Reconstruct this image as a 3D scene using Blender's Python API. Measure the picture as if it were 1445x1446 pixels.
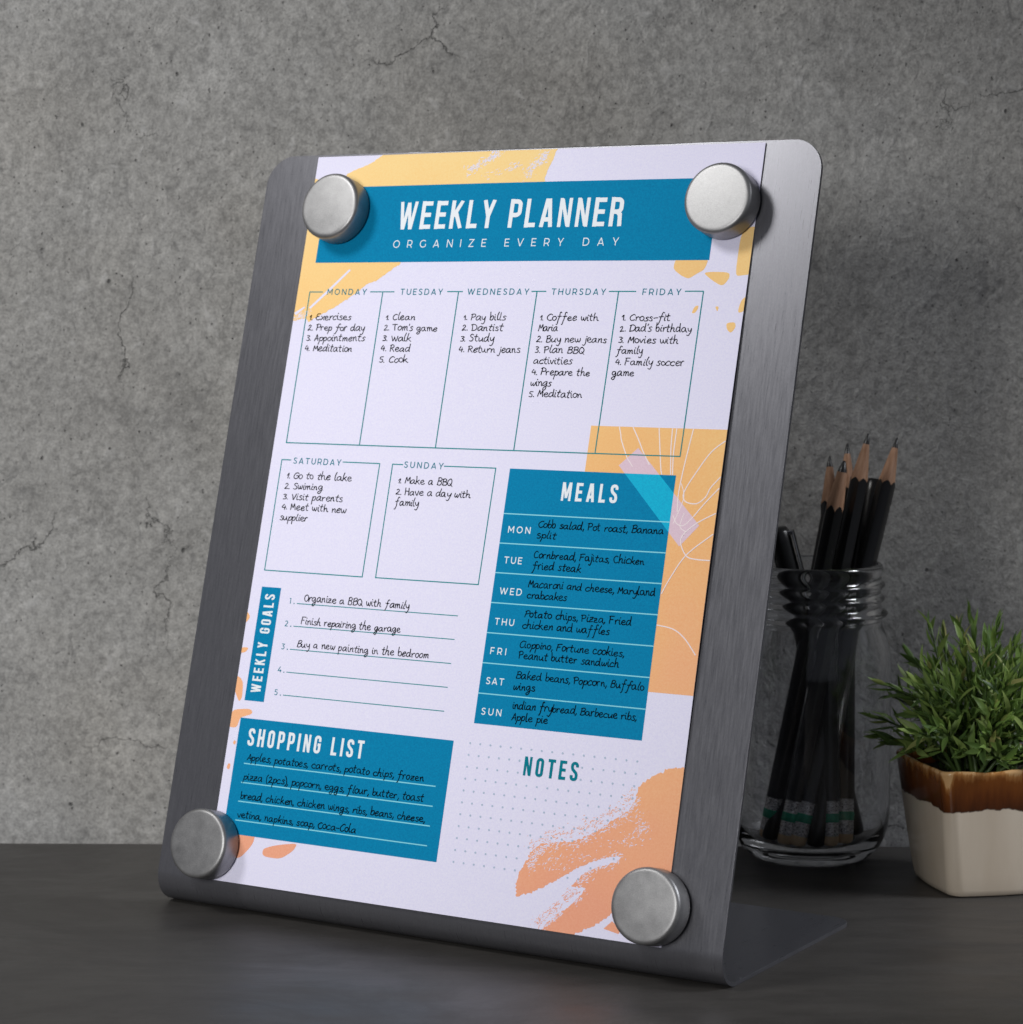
import bpy, bmesh, math, random
from mathutils import Vector, Matrix, geometry
random.seed(7)
R = math.radians
for o in list(bpy.data.objects): bpy.data.objects.remove(o)
S = bpy.context.scene
C = S.collection

# ------------------------------------------------------------------ camera
PITCH = 0.08766
cd = bpy.data.cameras.new('camera'); cam = bpy.data.objects.new('camera', cd); C.objects.link(cam)
cd.sensor_fit = 'HORIZONTAL'; cd.sensor_width = 36; cd.lens = 36*3562.1/1445
cd.clip_start = .02; cd.clip_end = 50
cam.location = (0, 0, .24465); cam.rotation_euler = (R(90)-PITCH, 0, 0)
cd.dof.use_dof = True; cd.dof.focus_distance = .95; cd.dof.aperture_fstop = 20
S.camera = cam

# ------------------------------------------------------------------ light
w = bpy.data.worlds.new('World'); S.world = w; w.use_nodes = True
bg = w.node_tree.nodes['Background']; bg.inputs[0].default_value = (.80, .85, 1, 1); bg.inputs[1].default_value = .12
def area(name, loc, target, sx, sy, power, color=(1, 1, 1), spread=180):
    l = bpy.data.lights.new(name, 'AREA'); l.shape = 'RECTANGLE'; l.size = sx; l.size_y = sy
    l.energy = power; l.color = color; l.spread = R(spread)
    o = bpy.data.objects.new(name, l); C.objects.link(o); o.location = loc
    o.rotation_euler = (Vector(target)-Vector(loc)).to_track_quat('-Z', 'Y').to_euler()
    return o
area('key_softbox', (-.70, .655, .905), (-.04, 1.0, .23), .26, .26, .66, (1, .985, .96), 64)
area('added_front_light', (-.56, -.13, .43), (-.20, 1.05, .09), .30, .30, 1.32, (1, .985, .96), 70)  # added low lamp: lights page and left wall, stand shades right wall
area('added_fill_light', (.75, .83, .52), (.13, .96, .01), .25, .25, .24, (.93, .95, 1), 34)  # added lamp, lifts the dark rear foot of the stand
S.view_settings.view_transform = 'Standard'; S.view_settings.look = 'None'
S.view_settings.exposure = .1; S.view_settings.gamma = 1
S.render.engine = 'CYCLES'
S.cycles.max_bounces = 14; S.cycles.transmission_bounces = 12; S.cycles.glossy_bounces = 6
S.cycles.sample_clamp_indirect = 4

# ------------------------------------------------------------------ helpers
def srgb(r, g, b):
    f = lambda c: (c/255/12.92) if c/255 <= .04045 else ((c/255+.055)/1.055)**2.4
    return (f(r), f(g), f(b), 1)
class Mat:
    def __init__(s, name, base=(.5, .5, .5, 1), rough=.5, metal=0, **kw):
        s.m = bpy.data.materials.new(name); s.m.use_nodes = True; s.t = s.m.node_tree
        s.b = s.t.nodes['Principled BSDF']
        s.b.inputs['Base Color'].default_value = base; s.b.inputs['Roughness'].default_value = rough
        s.b.inputs['Metallic'].default_value = metal
        for k, v in kw.items(): s.b.inputs[k.replace('_', ' ')].default_value = v
        s._co = None
    def n(s, typ, props=None, **inp):
        nd = s.t.nodes.new(typ)
        for k, v in (props or {}).items(): setattr(nd, k, v)
        for k, v in inp.items():
            k = k.replace('_', ' ')
            tgt = nd.inputs[int(k[1:])] if k[0] == 'i' and k[1:].isdigit() else nd.inputs[k]
            if hasattr(v, 'is_output') or isinstance(v, bpy.types.NodeSocket): s.t.links.new(v, tgt)
            else: tgt.default_value = v
        return nd
    def co(s, scale=(1, 1, 1), kind='Object'):
        if s._co is None: s._co = s.t.nodes.new('ShaderNodeTexCoord')
        mp = s.n('ShaderNodeMapping', Vector=s._co.outputs[kind]); mp.inputs['Scale'].default_value = scale
        return mp.outputs[0]
    def noise(s, sc, det=4, rough=.55, scale=(1, 1, 1), dist=0, vec=None):
        return s.n('ShaderNodeTexNoise', Vector=vec or s.co(scale), Scale=sc, Detail=det, Roughness=rough, Distortion=dist).outputs[0]
    def ramp(s, fac, *stops):
        nd = s.n('ShaderNodeValToRGB', Fac=fac); e = nd.color_ramp.elements
        while len(e) < len(stops): e.new(.5)
        for el, (p, c) in zip(e, stops):
            el.position = p; el.color = c if len(c) == 4 else (*c, 1)
        return nd.outputs[0]
    def rng(s, v, a, b, c, d):
        return s.n('ShaderNodeMapRange', Value=v, From_Min=a, From_Max=b, To_Min=c, To_Max=d).outputs[0]
    def math(s, op, a, b=0.):
        return s.n('ShaderNodeMath', {'operation': op}, i0=a, i1=b).outputs[0]
    def mix(s, fac, a, b, mode='MIX'):
        nd = s.t.nodes.new('ShaderNodeMix'); nd.data_type = 'RGBA'; nd.blend_type = mode
        for sock, v in ((nd.inputs[0], fac), (nd.inputs[6], a), (nd.inputs[7], b)):
            if isinstance(v, bpy.types.NodeSocket): s.t.links.new(v, sock)
            else: sock.default_value = v
        return nd.outputs[2]
    def set(s, **kw):
        for k, v in kw.items(): s.t.links.new(v, s.b.inputs[k.replace('_', ' ')])
    def bump(s, h, dist, strength=1, prev=None):
        nd = s.n('ShaderNodeBump', Height=h, Distance=dist, Strength=strength)
        if prev is not None: s.t.links.new(prev, nd.inputs['Normal'])
        return nd.outputs[0]
def g(v): return (v, v, v, 1)

def obj(name, verts, faces, mat, parent=None, smooth=False):
    me = bpy.data.meshes.new(name); me.from_pydata([tuple(v) for v in verts], [], faces)
    me.materials.append(mat.m if isinstance(mat, Mat) else mat)
    if smooth:
        for p in me.polygons: p.use_smooth = True
    me.update()
    o = bpy.data.objects.new(name, me); C.objects.link(o)
    if parent: o.parent = parent
    return o
def empty(name, loc=(0, 0, 0), mw=None):
    o = bpy.data.objects.new(name, None); C.objects.link(o); o.empty_display_size = .01
    if mw is not None: o.matrix_world = mw
    else: o.location = loc
    return o
def tag(o, label=None, cat=None, group=None, kind=None):
    if label: o['label'] = label
    if cat: o['category'] = cat
    if group: o['group'] = group
    if kind: o['kind'] = kind
    return o
def lathe(prof, n=96, closed=False):
    vs, fs = [], []; m = len(prof); idx = []
    for r, z in prof:
        if r < 1e-7: idx.append([len(vs)]*n); vs.append((0, 0, z))
        else:
            b = len(vs); idx.append(list(range(b, b+n)))
            vs += [(r*math.cos(2*math.pi*k/n), r*math.sin(2*math.pi*k/n), z) for k in range(n)]
    rng_ = range(m) if closed else range(m-1)
    for i in rng_:
        a, b = idx[i], idx[(i+1) % m]
        for k in range(n):
            q = [a[k], a[(k+1) % n], b[(k+1) % n], b[k]]; u = []
            for x in q:
                if x not in u: u.append(x)
            if len(u) > 2: fs.append(u)
    return vs, fs
def crv(pts, k=6):          # Catmull-Rom
    P = [pts[0]]+list(pts)+[pts[-1]]; out = []
    for i in range(1, len(P)-2):
        p0, p1, p2, p3 = P[i-1:i+3]
        for j in range(k):
            t = j/k
            out.append(tuple(.5*((2*b)+(-a+c)*t+(2*a-5*b+4*c-d)*t*t+(-a+3*b-3*c+d)*t**3) for a, b, c, d in zip(p0, p1, p2, p3)))
    out.append(tuple(pts[-1])); return out

# ------------------------------------------------------------------ materials
# concrete wall
wallM = Mat('concrete', rough=.85)
c1 = wallM.noise(5, 6, .6); c2 = wallM.noise(34, 8, .68, dist=.4); c3 = wallM.noise(260, 6, .7); c4 = wallM.noise(1100, 3, .6)
blotch = wallM.ramp(c1, (.3, (.265, .260, .250)), (.5, (.31, .307, .298)), (.72, (.355, .355, .352)))
mid = wallM.ramp(c2, (.30, g(.40)), (.5, g(.52)), (.72, g(.62)))
col = wallM.mix(.75, blotch, mid, 'OVERLAY')
col = wallM.mix(.5, col, wallM.ramp(c3, (.34, g(.22)), (.5, g(.5)), (.68, g(.76))), 'OVERLAY')
col = wallM.mix(.5, col, wallM.ramp(c4, (.34, g(.30)), (.5, g(.5)), (.68, g(.70))), 'OVERLAY')
chip = wallM.noise(140, 5, .62, (1, 1, .75), .8)
col = wallM.mix(wallM.rng(chip, .60, .70, 0, .35), col, g(.55)); col = wallM.mix(wallM.rng(chip, .40, .33, 0, .45), col, g(.13))
# warm patches
wp = wallM.rng(wallM.noise(9, 3, .5, vec=wallM.co((1, 1.3, 1.1))), .45, .7, 0, .5)
col = wallM.mix(wp, col, (1, .965, .915, 1), 'MULTIPLY')
# pits: voronoi spots kept only where a noise allows
def pits(sc, thr, lo, hi):
    v = wallM.n('ShaderNodeTexVoronoi', Vector=wallM.n('ShaderNodeVectorMath', {'operation': 'ADD'}, i0=wallM.co((1, 1, .8)), i1=wallM.n('ShaderNodeVectorMath', {'operation': 'SCALE'}, i0=wallM.n('ShaderNodeTexNoise', Vector=wallM.co(), Scale=200., Detail=2.).outputs[1], Scale=.0022).outputs[0]).outputs[0], Scale=sc)
    spot = wallM.rng(v.outputs[0], thr*.55, thr, 1, 0)
    pick = wallM.rng(wallM.n('ShaderNodeSeparateColor', Color=v.outputs[1]).outputs[0], lo, hi, 0, 1)
    return wallM.math('MULTIPLY', spot, pick)
p1 = pits(95, .08, .80, .86); p2 = pits(210, .12, .78, .9); p3 = pits(420, .16, .75, .9)
pit = wallM.math('MAXIMUM', wallM.math('MAXIMUM', p1, wallM.math('MULTIPLY', p2, .7)), p3)
# cracks
wn = wallM.n('ShaderNodeTexNoise', Vector=wallM.co(), Scale=22., Detail=6., Roughness=.65).outputs[1]
cv = wallM.n('ShaderNodeVectorMath', {'operation': 'ADD'}, i0=wallM.co(), i1=wallM.n('ShaderNodeVectorMath', {'operation': 'SCALE'}, i0=wn, Scale=.055).outputs[0]).outputs[0]
vor = wallM.n('ShaderNodeTexVoronoi', {'feature': 'DISTANCE_TO_EDGE'}, Vector=cv, Scale=11.).outputs[0]
crack = wallM.rng(vor, .0, .0052, 1, 0)
cm = wallM.rng(wallM.noise(13, 2, .5, vec=wallM.co((1, 1, .9))), .56, .64, 0, 1)
crack = wallM.math('MULTIPLY', crack, cm)
dark = wallM.math('MAXIMUM', wallM.math('MULTIPLY', pit, .85), wallM.math('MULTIPLY', crack, .46))
col = wallM.mix(dark, col, g(.06))
wallM.set(Base_Color=col)
nb = wallM.bump(c2, .004, .35); nb = wallM.bump(c3, .0010, .5, nb); nb = wallM.bump(chip, .0022, .5, nb); nb = wallM.bump(c4, .0003, .5, nb)
nb = wallM.bump(wallM.math('SUBTRACT', 1., wallM.math('MAXIMUM', pit, crack)), .0012, .9, nb)
wallM.set(Normal=nb)
# desk
deskM = Mat('desk_surface', rough=.42, Specular_IOR_Level=.42)
d1 = deskM.noise(14, 5, .6, (1, 4, 1)); d2 = deskM.noise(220, 4, .6, (.25, 1, 1)); d3 = deskM.noise(700, 3)
dc = deskM.mix(.6, deskM.ramp(d1, (.3, (.043, .0405, .038)), (.7, (.056, .0525, .049))), deskM.ramp(d2, (.3, g(.42)), (.7, g(.58))), 'OVERLAY')
d4 = deskM.noise(9, 5, .7, (1, 1.6, 1), 1.2)
deskM.set(Base_Color=dc, Roughness=deskM.math('ADD', deskM.rng(d1, .3, .7, .34, .46), deskM.rng(d4, .45, .7, 0, .16)), Normal=deskM.bump(d2, .0002, .35, deskM.bump(d3, .0001, .5)))
# brushed dark steel
steelM = Mat('brushed_steel', (.30, .30, .325, 1), .40, .62)
s1 = steelM.noise(1500, 3, .6, (1, .06, .06)); s2 = steelM.noise(2600, 2, .6, (1, .4, .4)); s3 = steelM.noise(6, 3)
sc_ = steelM.mix(.35, steelM.ramp(s1, (.3, (.132, .133, .149)), (.7, (.150, .151, .168))), steelM.ramp(s2, (.3, g(.4)), (.7, g(.6))), 'OVERLAY')
steelM.set(Base_Color=sc_, Roughness=steelM.rng(s1, .3, .7, .27, .34), Normal=steelM.bump(s2, .000007, .6))
magM = Mat('satin_magnet_steel', (.66, .655, .65, 1), .36, .8)
mv = magM.n('ShaderNodeVectorMath', {'operation': 'ADD'}, i0=magM.co(), i1=magM.n('ShaderNodeVectorMath', {'operation': 'SCALE'}, i0=(1., .7, .4), Scale=magM.n('ShaderNodeObjectInfo').outputs['Random']).outputs[0]).outputs[0]
m2 = magM.noise(2400, 3, .65, vec=mv); m3 = magM.noise(130, 4, .65, vec=mv)
magM.set(Base_Color=magM.mix(.5, magM.ramp(m3, (.3, (.262, .262, .266)), (.7, (.345, .345, .350))), magM.ramp(m2, (.3, g(.36)), (.7, g(.64))), 'OVERLAY'), Roughness=magM.rng(m3, .3, .7, .42, .48), Normal=magM.bump(m2, .000008, .7))
rubM = Mat('black_backing', g(.012), .6)
# print
def ink(name, c, rough=.62, grain=.10, spec=.12, **kw):
    m = Mat(name, c, rough, Specular_IOR_Level=spec)
    gr = m.noise(1500, 3, .7)
    m.set(Base_Color=m.mix(grain, c, m.ramp(gr, (.25, g(.0)), (.75, g(1))), 'SOFT_LIGHT'), Normal=m.bump(gr, .00005, .5))
    return m
paperM = ink('paper', (.775, .76, .94, 1), .6, .30)
tealM = ink('teal_ink', (.0, .215, .425, 1), .8, .25)
tealLine = Mat('teal_line_ink', (.0, .25, .27, 1), .8, Specular_IOR_Level=.1)
tealText = Mat('teal_text_ink', (.0, .20, .27, 1), .8, Specular_IOR_Level=.1)
whiteM = Mat('white_print', (.80, .85, .90, 1), .6)
cyanM = Mat('pale_cyan_line', (.22, .66, .78, 1), .6)
penM = Mat('black_pen_ink', (.002, .003, .006, 1), .9, Specular_IOR_Level=.05)
dotM = Mat('dot_ink', (.42, .52, .66, 1), .6)
tapeM = ink('tape_print', (.74, .56, .66, 1), .5, .2)
tapeBlueM = ink('tape_over_teal_print', (.0, .44, .68, 1), .5, .3)
flowM = Mat('pale_pink_line', (.86, .76, .78, 1), .6)
orangeM = Mat('orange_paint_print', (.8, .5, .22, 1), .8, Specular_IOR_Level=.1)
sp = orangeM.n('ShaderNodeSeparateXYZ', Vector=orangeM.co())
gg = orangeM.math('ADD', orangeM.rng(sp.outputs[1], 0, .297, 0, 1), orangeM.rng(orangeM.noise(14, 3), .3, .7, -.12, .12))
oc = orangeM.ramp(gg, (.0, (.86, .39, .25)), (.25, (.90, .47, .245)), (.5, (.90, .51, .215)), (.8, (.93, .62, .26)), (1., (.95, .69, .31)))
orangeM.set(Base_Color=orangeM.mix(.2, oc, orangeM.ramp(orangeM.noise(1500, 3, .7), (.25, g(0)), (.75, g(1))), 'SOFT_LIGHT'))
# ------------------------------------------------------------------ lettering (own single-line alphabets)
def arc(cx, cy, rx, ry, a0, a1, n=10):
    return [(cx+rx*math.cos(R(a0+(a1-a0)*i/n)), cy+ry*math.sin(R(a0+(a1-a0)*i/n))) for i in range(n+1)]
def rr(x0, y0, x1, y1, r):   # rounded closed loop
    p = arc(x1-r, y1-r, r, r, 0, 90, 5)+arc(x0+r, y1-r, r, r, 90, 180, 5)+arc(x0+r, y0+r, r, r, 180, 270, 5)+arc(x1-r, y0+r, r, r, 270, 360, 5)
    return p+[p[0]]
t = .85; L_, M_, T_ = .85, 3.75, 9.15           # condensed capitals: left stem, right stem, top bar centre lines
def bowl(y0, y1, x1=M_, r=1.25): return [(L_, y1)]+arc(x1-r, y1-r, r, r, 90, 0, 5)+arc(x1-r, y0+r, r, r, 0, -90, 5)+[(L_, y0)]
COND = {
 'A': (4.9, [[(.85, 0), (2.15, 10)], [(4.05, 0), (2.75, 10)], [(1.3, 2.7), (3.6, 2.7)]]),
 'E': (4.2, [[(L_, 0), (L_, 10)], [(L_, T_), (4.1, T_)], [(L_, 5.1), (3.8, 5.1)], [(L_, .85), (4.1, .85)]]),
 'G': (4.6, [[(M_, 6.6)]+arc(M_-1.35, T_-1.35, 1.35, 1.35, 0, 90, 5)+arc(L_+1.35, T_-1.35, 1.35, 1.35, 90, 180, 5)+arc(L_+1.35, 2.2, 1.35, 1.35, 180, 270, 5)+arc(M_-1.35, 2.2, 1.35, 1.35, 270, 360, 5)+[(M_, 4.9), (2.4, 4.9)]]),
 'H': (4.6, [[(L_, 0), (L_, 10)], [(M_, 0), (M_, 10)], [(L_, 5), (M_, 5)]]),
 'I': (1.7, [[(L_, 0), (L_, 10)]]),
 'K': (4.9, [[(L_, 0), (L_, 10)], [(4.0, 10), (1.3, 4.4)], [(2.1, 5.6), (4.2, 0)]]),
 'L': (4.0, [[(L_, 0), (L_, 10)], [(L_, .85), (3.9, .85)]]),
 'M': (6.1, [[(L_, 0), (L_, 10)], [(5.25, 0), (5.25, 10)], [(1.2, 10), (3.05, 1.6)], [(4.9, 10), (3.05, 1.6)]]),
 'N': (4.8, [[(L_, 0), (L_, 10)], [(3.95, 0), (3.95, 10)], [(1.1, 9.6), (3.7, .4)]]),
 'O': (4.6, [rr(L_, .85, M_, T_, 1.35)]),
 'P': (4.5, [[(L_, 0), (L_, 10)], bowl(4.4, T_)]),
 'R': (4.7, [[(L_, 0), (L_, 10)], bowl(5.0, T_), [(2.6, 5.0), (3.55, 4.0), (3.8, 0)]]),
 'S': (4.5, [[(3.7, 7.2)]+arc(2.5, 7.9, 1.25, 1.25, 0, 90, 5)+arc(2.1, 7.9, 1.25, 1.25, 90, 180, 5)+[(.85, 7.0), (1.3, 5.9), (3.3, 4.2), (3.7, 3.1)]+arc(2.45, 2.1, 1.25, 1.25, 0, -90, 5)+arc(2.05, 2.1, 1.25, 1.25, 270, 180, 5)+[(.8, 3.0)]]),
 'T': (4.4, [[(0, T_), (4.4, T_)], [(2.2, 0), (2.2, T_)]]),
 'W': (6.9, [[(.75, 10), (2.0, 0)], [(2.15, 0), (3.45, 9.6)], [(4.75, 0), (3.45, 9.6)], [(6.15, 10), (4.9, 0)]]),
 'Y': (4.8, [[(.75, 10), (2.4, 4.2)], [(4.05, 10), (2.4, 4.2)], [(2.4, 4.8), (2.4, 0)]]),
 ' ': (2.4, []),
}
SANS = {
 'A': (9.0, [[(.5, 0), (4.5, 9.8)], [(8.5, 0), (4.5, 9.8)], [(1.8, 2.8), (7.2, 2.8)]]),
 'C': (8.6, [arc(5.3, 5, 4.7, 4.4, 45, 315, 16)]),
 'D': (8.8, [[(.6, 0), (.6, 10)], [(.6, 9.4), (4.0, 9.4)]+arc(4.0, 5, 4.2, 4.4, 80, -80, 12)+[(4.0, .6), (.6, .6)]]),
 'E': (6.6, [[(.6, 0), (.6, 10)], [(.6, 9.4), (6.6, 9.4)], [(.6, 5.1), (5.9, 5.1)], [(.6, .6), (6.6, .6)]]),
 'F': (6.4, [[(.6, 0), (.6, 10)], [(.6, 9.4), (6.6, 9.4)], [(.6, 4.7), (5.9, 4.7)]]),
 'G': (8.9, [arc(5.2, 5, 4.6, 4.4, 45, 320, 16)+[(8.6, 4.8)]]),
 'H': (8.2, [[(.6, 0), (.6, 10)], [(7.6, 0), (7.6, 10)], [(.6, 5.1), (7.6, 5.1)]]),
 'I': (1.2, [[(.6, 0), (.6, 10)]]),
 'M': (9.8, [[(.6, 0), (.6, 10)], [(9.2, 0), (9.2, 10)], [(.8, 9.6), (4.9, 2.8)], [(9.0, 9.6), (4.9, 2.8)]]),
 'N': (8.4, [[(.6, 0), (.6, 10)], [(7.8, 0), (7.8, 10)], [(.8, 9.6), (7.6, .4)]]),
 'O': (10., [arc(5, 5, 4.4, 4.4, 0, 360, 24)]),
 'R': (7.6, [[(.6, 0), (.6, 10)], [(.6, 9.4), (4.3, 9.4)]+arc(4.3, 6.5, 2.7, 2.9, 80, -80, 8)+[(4.3, 3.6), (.6, 3.6)], [(4.6, 3.6), (7.1, 0)]]),
 'S': (6.8, [[(6.2, 8.4), (5.0, 9.2), (3.4, 9.5), (1.6, 9.0), (.8, 7.6), (1.4, 6.2), (3.4, 5.2), (5.4, 4.3), (6.2, 2.7), (5.3, 1.0), (3.4, .5), (1.6, .9), (.4, 1.9)]]),
 'T': (8.0, [[(0, 9.4), (8, 9.4)], [(4, 0), (4, 9.4)]]),
 'U': (8.2, [[(.6, 10)]+arc(4.1, 4.1, 3.5, 3.5, 180, 360, 12)+[(7.6, 10)]]),
 'V': (9.0, [[(.5, 10), (4.5, .3)], [(8.5, 10), (4.5, .3)]]),
 'W': (13.4, [[(.5, 10), (3.7, .3)], [(6.7, 9.7), (3.7, .3)], [(6.7, 9.7), (9.7, .3)], [(12.9, 10), (9.7, .3)]]),
 'Y': (8.4, [[(.5, 10), (4.2, 4.0)], [(7.9, 10), (4.2, 4.0)], [(4.2, 4.4), (4.2, 0)]]),
 'Z': (7.4, [[(.3, 9.4), (6.9, 9.4), (.6, .6), (7.2, .6)]]),
 '1': (3.4, [[(0, 9.4), (2.6, 9.4), (2.6, 0)]]), '2': (6.6, [[(.5, 8.2), (2, 9.4), (4.4, 9.3), (5.7, 7.6), (5.2, 5.8), (.8, .6), (6.6, .6)]]),
 '3': (6.6, [[(.5, 9.4), (5.8, 9.4), (3, 5.9), (5.3, 5.2), (6.0, 3.2), (4.9, 1.1), (2.7, .5), (.4, 1.5)]]),
 '4': (7.6, [[(4.6, 10), (.5, 2.7), (7.6, 2.7)], [(5.6, 5), (5.6, 0)]]),
 '5': (6.6, [[(5.8, 9.4), (1.4, 9.4), (1.0, 5.8), (3.6, 5.9), (5.7, 5.0), (6.0, 2.8), (4.8, .9), (2.6, .5), (.3, 1.5)]]),
 '.': (1.6, [[(0, .4), (1.7, .4)], [(0, 1.3), (1.7, 1.3)]]), ' ': (4.2, []),
}
HAND_SRC = {
 'a': '8,9 5,10 1.5,8 0,4 1,0.6 3.5,0.5 6.5,3.5 8,8.5 8,3 9,0.3 10.4,0.8', 'b': '1,19 .6,10 .5,1|.6,5 3,9 6.2,9.3 7.6,6 6.6,2 4,0 .6,1.2',
 'c': '8,8 6,10 2.5,9 0,5 1,1 4,0 8,1.5', 'd': '7.8,9 4,10 1,7.5 0,3 1.5,.3 4.5,1 7.3,5 9.6,19 8.3,8 8.6,1 10.2,.5',
 'e': '.5,4 4,5 7.3,7 6.3,9.7 3.5,9.5 .8,6.5 .5,2.5 3,0 6,.3 8.6,2', 'f': '9,17 7.5,19 5.5,17 4.5,10 3,0 1,-8 -1,-9|.5,9 8.5,9.8',
 'g': '8,9 5,10 1.5,8 0,4.5 1.5,1.5 4,2 7.3,6 8.1,9 8,0 6,-7 3,-9 .5,-7 3,-3 9.4,1', 'h': '2,19 1,10 .3,0|.5,4.5 3.5,9 6.3,9 6.6,5 6.6,1.5 8,0 9.4,.8',
 'i': '1,10 .5,4 1.5,.3 3.2,.8|1.4,13.6 2,14.8', 'j': '3,10 3,0 1.5,-7 -1,-9 -3,-7|3.2,13.6 3.8,14.8',
 'k': '2,19 1,10 .3,0|7.3,9.5 1,4.5 3.5,5 7.8,0 8.6,.2', 'l': '3,19 1.5,12 .5,4 1.5,.3 3.6,1',
 'm': '0,9.5 .8,5 .5,0|.7,4.5 3,9 4.9,9 5.2,4 5,.3|5.2,4.5 7.5,9 9.7,8.8 10,4 10.4,.8 12,.8', 'n': '0,9.5 .8,5 .5,0|.7,4.5 3.5,9.1 5.9,9 6.4,4 6.8,.7 8.4,.8',
 'o': '4.5,10 1.3,8.5 0,4.5 1.5,.8 4.5,.3 7.3,3.5 7.5,7.5 5,10 4,9.6', 'p': '.8,9.5 .4,0 -1,-9|.5,4.5 3.5,9.2 6.8,9 7.7,6 6.3,2 3.5,.5 .6,1.8',
 'r': '0,9.5 .8,5 .5,0|.7,4.5 3,8.8 5.3,9.8 6.6,8.8', 's': '7,8.8 5,10 2,8.6 2.5,6.5 5.6,4.5 6.4,2 4,0 0,.8',
 't': '3.5,16 2.5,8 1.8,2 3.3,0 5.6,.8|-.5,10.3 6.6,11', 'u': '0,9.5 0,3.5 1.5,.4 4.5,1.5 7,6 7.3,9.5 7,2.5 8,.3 9.4,.8',
 'v': '0,9.5 1.5,4 3.3,.3 5.3,4.5 7.4,9.5', 'w': '0,9.5 .5,3 2.5,.3 4.9,4 5.4,8 5.7,3 7.8,.3 10,5 10.4,9.5', 'x': '0,9.5 7.4,0|7.4,9.5 0,0',
 'y': '0,9.5 .8,4.5 3,2 6,4 7.8,9.5 7,0 5,-7 2.5,-9 0,-7.5', 'z': '.5,9 7.3,9.5 0,.5 7.8,.8|1.5,5 6.3,5.2',
 'A': '0,0 3.6,9 6.6,16.5 7.6,8 8.5,0|1.2,5.5 9,6.2', 'B': '1.5,16 .5,0|0,15 5,17 8.6,14.5 7,10.5 2,9 7.6,8.5 9.5,5 7.6,1 3,0 0,.8',
 'C': '9.5,13.6 7,15.5 3.5,13.8 .5,9 1,3 4.5,0 9.5,2', 'D': '1.5,15.5 .8,0|-1,14.5 5,16 10,13 10.5,6.5 7,1.3 0,0',
 'E': '9,15.5 4,16 1.5,13 3.2,9.5 6.5,9|3.3,9.3 0,6 1.5,1.5 5,0 9,2', 'F': '1.5,15.5 0,0|0,15.5 9.5,16.5|1,8.6 7,9.2',
 'G': '9.5,13 7,15.5 2.5,13.4 .3,7.5 1.5,1.5 5.5,0 9.2,3.5 9.6,8 5.5,7.8', 'H': '1,16 0,0|9,16 8.6,0|.5,8.2 9,8.8',
 'M': '0,0 1.5,9 2.6,14 5.6,6 9.4,14 10.2,7 11,0', 'O': '5,14 1.5,12 0,6.8 2,1 6,0 9,4.5 9,10.5 6,14.3 4,13.8',
 'P': '1.5,14.5 0,0|-1,14 4,16 8.6,14 8,9.2 1,7.2', 'Q': '5,14.5 1.5,12.5 0,7 2,1 6,0 9,4.5 9,10.5 6,14.8 4,14.3|5.5,4 11,-1.6',
 'R': '1.5,15.5 .3,0|-.5,14.5 5,16 8.6,13 6.8,9.2 1,7.6 4,6.8 9.4,0', 'S': '8.4,13.6 6,15.5 2,13.8 2.4,10 6.4,7 7.2,3 4.5,0 0,1.5',
 'T': '5,14.4 4.5,8 4,0|-1,14 10,14.8', 'V': '0,13.5 2.5,6 4.3,0 7.5,9 9,14.5', 'W': '0,12.5 1.2,5 2.6,0 5,8 5.5,10.5 6.9,4 8.6,0 11,8 12,12.5',
 '1': '0,7 3.3,11.6 2.6,.3', '2': '.5,10.6 3,13 5.6,11.6 5.2,7.5 0,.5 4,1.2 8,.5', '3': '.5,12.5 4,13.2 6.3,11 2.5,7.5 6.2,5 4.8,1 0,.5',
 '4': '3.6,13.6 0,5.5 8,5.8|6.4,10 5.7,0', '5': '7,12.8 2,12.3 1,8 5.2,7 6.2,3.5 4,.3 0,.8',
 '.': '.2,.2 1.1,1', ',': '1.4,1.8 1,0 -.6,-3.4', "'": '1.4,18 .4,13.4', '-': '0,6 7.4,6.5', '(': '4,18 .5,12 .5,2 3.5,-4', ')': '0,18 3.5,12 3.5,2 0,-4', ' ': '',
}
HAND = {}
for ch, src in HAND_SRC.items():
    ss = [[tuple(float(v) for v in p.split(',')) for p in st.split()] for st in src.split('|')] if src else []
    HAND[ch] = (5.6 if ch == ' ' else max(x for s_ in ss for x, y in s_), [crv(s_, 4) for s_ in ss])

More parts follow.
